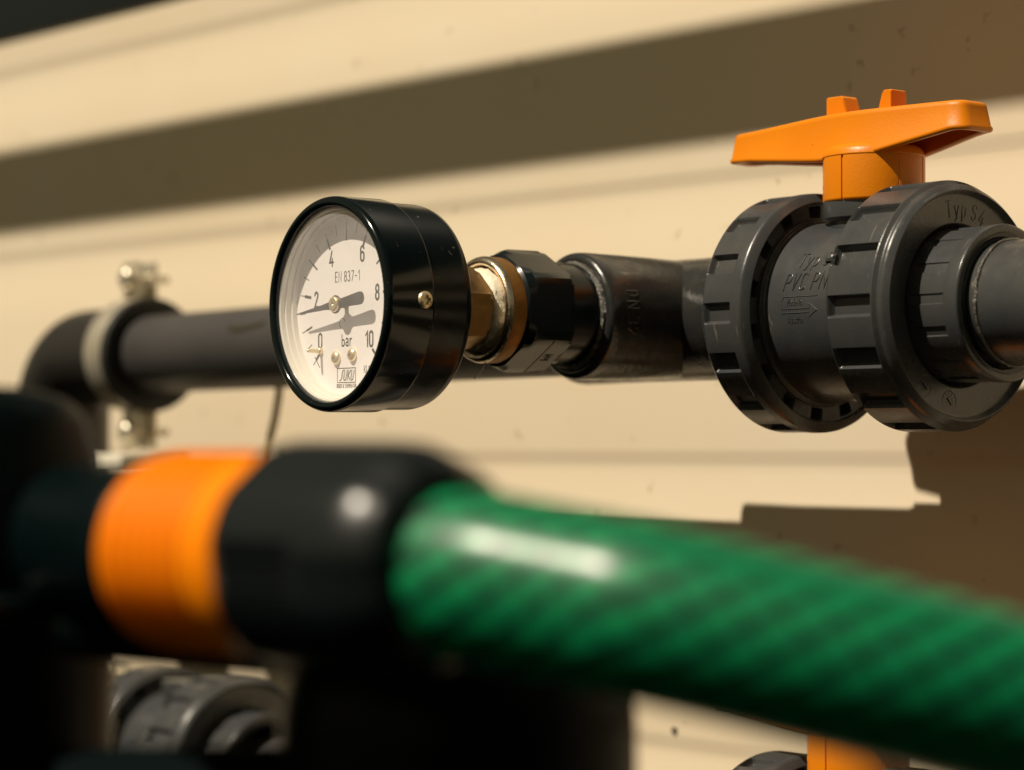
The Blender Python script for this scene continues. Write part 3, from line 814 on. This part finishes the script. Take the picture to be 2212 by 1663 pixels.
# ------------------------------------------------------------------ foreground hose connector
CA = at(645, 1203, .435); ax_c = (CR * .70 - CF * .71).normalized()
rotz = math.atan2(ax_c.y, ax_c.x)
hc = empty('hose_connector', CA, rotz, label='large blurred black hose connector with an orange ring, in the foreground', cat='hose connector')
def cdisp(amp, k, rib=None):
    return lambda i, ph: (0, amp * cos(k * ph))
mb = MB()
prof = fil([(-.002, .0160), (-.0012, .0192), (.0015, .0203), (.0240, .0203), (.0325, .0197), (.0378, .0168), (.0392, .0145), (.0370, .0130)], [0, .001, .001, .004, .006, .003, .001, 0], 6)
def ribs_f(i, ph):
    d = math.degrees(ph) % 360; d = d - 360 if d > 180 else d
    q = abs(((d + 8) % 60) - 30) ; flat = .0006 * ss((q - 12) / 16)
    rib = .0006 * sin(R(d * 95)) if abs(d + 3) < 15 and prof[i][0] < .022 and prof[i][0] > .002 else 0
    return (0, -flat + rib)
pts2 = []
for i in range(len(prof) - 1):
    a, b = prof[i], prof[i + 1]
    m2 = max(1, int(math.hypot(b[0] - a[0], b[1] - a[1]) / .0015))
    for k in range(m2): pts2.append((a[0] + (b[0] - a[0]) * k / m2, a[1] + (b[1] - a[1]) * k / m2))
pts2.append(prof[-1]); prof = pts2
revolve(mb, prof, 'X', 720, disp=ribs_f)
mb.build('collar_nut', M['collar'], hc, angle=50)
mb = MB()
prof_o = []
for k in range(120):
    x = -.0366 + .0364 * k / 119
    r = .0170 + .0008 * ss(k / 16) + (.0007 * sin(x / .0036 * 2 * pi) if k < 84 else 0) - .0012 * ss((6 - k) / 8)
    prof_o.append((x, r))
revolve(mb, [(-.0366, .010)] + prof_o + [(-.0002, .012)], 'X', 96)
mb.build('orange_ring', M['orange_c'], hc, angle=40)
mb = MB()
revolve(mb, fil([(-.085, .0155), (-.044, .0155), (-.0430, .0165), (-.0376, .0165), (-.0372, .012)], [0, .001, .001, .001, 0], 3), 'X', 72)
mb.build('rear_sleeve', M['black_matt'], hc)
# ------------------------------------------------------------------ hose
hp_ = [at(860, 1214, .418), at(940, 1232, .412), at(1060, 1252, .4055), *[at(1060, 1252, .4055).lerp(at(1430, 1328, .3929), k / 4) for k in (1, 2, 3)], at(1430, 1328, .3929), at(1850, 1432, .3900), at(2212, 1526, .394), at(2600, 1650, .40), at(3100, 1850, .39), at(3700, 2150, .38)]
def cr(P, m=40):
    out = []; Q = [P[0] * 2 - P[1]] + P + [P[-1] * 2 - P[-2]]
    for i in range(1, len(Q) - 2):
        for k in range(m):
            t = k / m; a, b, c, d = Q[i - 1], Q[i], Q[i + 1], Q[i + 2]
            out.append(.5 * ((2 * b) + (c - a) * t + (2 * a - 5 * b + 4 * c - d) * t * t + (3 * b - a - 3 * c + d) * t ** 3))
    out.append(P[-1]); return out
path = cr(hp_, 44)
for _ in range(60):                      # even out the bends
    path = [path[0]] + [(path[i - 1] + path[i] * 2 + path[i + 1]) / 4 if i % 1 == 0 else path[i] for i in range(1, len(path) - 1)] + [path[-1]]
for _ in range(4):
    path = [path[max(0, i - 12)] * .25 + path[i] * .5 + path[min(len(path) - 1, i + 12)] * .25 if 12 <= i < len(path) - 12 else path[i] for i in range(len(path))]
acc = [0]
for i in range(1, len(path)): acc.append(acc[-1] + (path[i] - path[i - 1]).length)
PIT = .0082; KH = 11; RH = .0143
HS = -1
def hr(i, a):
    s1 = sin(2 * pi * acc[i] / PIT + HS * a * KH); s2 = sin(2 * pi * acc[i] / PIT - HS * a * KH)
    rr = RH - .00002 * max(0, s1) ** 2
    if acc[i] < .012: rr -= .0008 * (1 - acc[i] / .012)
    return rr
mb = MB(); SEG = 96
tube(mb, path, .013, SEG, radf=hr)
def hosex(t, b, tc, L):
    uv = t.nodes.new('ShaderNodeUVMap'); uv.uv_map = 'UVMap'
    sp = t.nodes.new('ShaderNodeSeparateXYZ'); L(uv.outputs[0], sp.inputs[0])
    def wv(sign):
        m1 = t.nodes.new('ShaderNodeMath'); m1.operation = 'MULTIPLY'; m1.inputs[1].default_value = sign * HS * KH * 2 * pi; L(sp.outputs[0], m1.inputs[0])
        m2 = t.nodes.new('ShaderNodeMath'); m2.operation = 'MULTIPLY_ADD'; m2.inputs[1].default_value = 2 * pi / PIT; L(sp.outputs[1], m2.inputs[0]); L(m1.outputs[0], m2.inputs[2])
        s = t.nodes.new('ShaderNodeMath'); s.operation = 'SINE'; L(m2.outputs[0], s.inputs[0]); return s.outputs[0]
    r1 = t.nodes.new('ShaderNodeMapRange'); r1.inputs[1].default_value = -.1; r1.inputs[2].default_value = .6; L(wv(1), r1.inputs[0])
    r2 = t.nodes.new('ShaderNodeMapRange'); r2.inputs[1].default_value = .2; r2.inputs[2].default_value = .9; r2.inputs[4].default_value = .55; L(wv(-1), r2.inputs[0])
    mm = t.nodes.new('ShaderNodeMath'); mm.operation = 'MAXIMUM'; L(r1.outputs[0], mm.inputs[0]); L(r2.outputs[0], mm.inputs[1])
    x = t.nodes.new('ShaderNodeMix'); x.data_type = 'RGBA'; L(mm.outputs[0], x.inputs[0])
    x.inputs[6].default_value = (.0, .235, .080, 1); x.inputs[7].default_value = (.0003, .032, .016, 1); L(x.outputs[2], b.inputs['Base Color'])
    b.inputs['Subsurface Weight'].default_value = .0
M['hose'] = mat('green_hose', (.01, .14, .05), .5, spec=.2, coat=.5, extra=hosex)
ho = mb.build('garden_hose', M['hose'], angle=60)
me = ho.data; uvl = me.uv_layers.new(name='UVMap')
for p in me.polygons:
    ks = [me.loops[li].vertex_index for li in p.loop_indices]
    us = [(k % SEG) / SEG for k in ks]
    wrap = max(us) - min(us) > .5
    for li, k, u in zip(p.loop_indices, ks, us):
        uvl.data[li].uv = (u + 1 if wrap and u < .5 else u, acc[min(k // SEG, len(acc) - 1)])
tag(ho, 'thick green braided garden hose sweeping blurred across the foreground', 'hose')

# ------------------------------------------------------------------ big black foreground housings
tk = empty('filter_housing', at(-140, 1663, .50), label='big black rounded housing filling the lower left corner', cat='filter housing')
mb = MB()
revolve(mb, fil([(-.25, .0355), (.0500, .0355), (.0735, .0290), (.0765, .0180), (.0765, .0001)], [0, .012, .006, .002, 0], 8), 'Z', 96)
mb.build('shell', M['black_matt'], tk, angle=50)
mb = MB(); revolve(mb, fil([(.030, .0350), (.031, .0372), (.036, .0372), (.037, .0350)], [0, .001, .001, 0], 3), 'Z', 96)
mb.build('lid_rim', M['black_gloss'], tk)
tk2 = empty('pump_body', at(990, 1663, .470), label='big black rounded body under the hose connector at the bottom', cat='pump')
mb = MB()
revolve(mb, fil([(-.25, .0335), (.0130, .0335), (.0240, .0300), (.0290, .0170), (.0290, .0001)], [0, .006, .008, .004, 0], 8), 'Z', 96)
mb.build('shell', M['black_matt'], tk2, angle=50)

# black connecting bodies between the housing and the pump, above and below the gap
for nm, A, B, r_, lb in (('cross_pipe', at(150, 1352, .475), at(760, 1408, .462), .0058, 'short black pipe joining the two black housings just under the orange ring'),
                         ('cross_pipe', at(150, 1716, .480), at(760, 1712, .470), .0090, 'short black pipe joining the two black housings at the bottom edge')):
    e = empty(nm, A, label=lb, cat='pipe', group='black pipes joining the housings')
    mb = MB(); tube(mb, [Vector((0, 0, 0)), (B - A) / 2, B - A], r_, 48); mb.build('pipe_wall', M['black_dull'], e, angle=50)
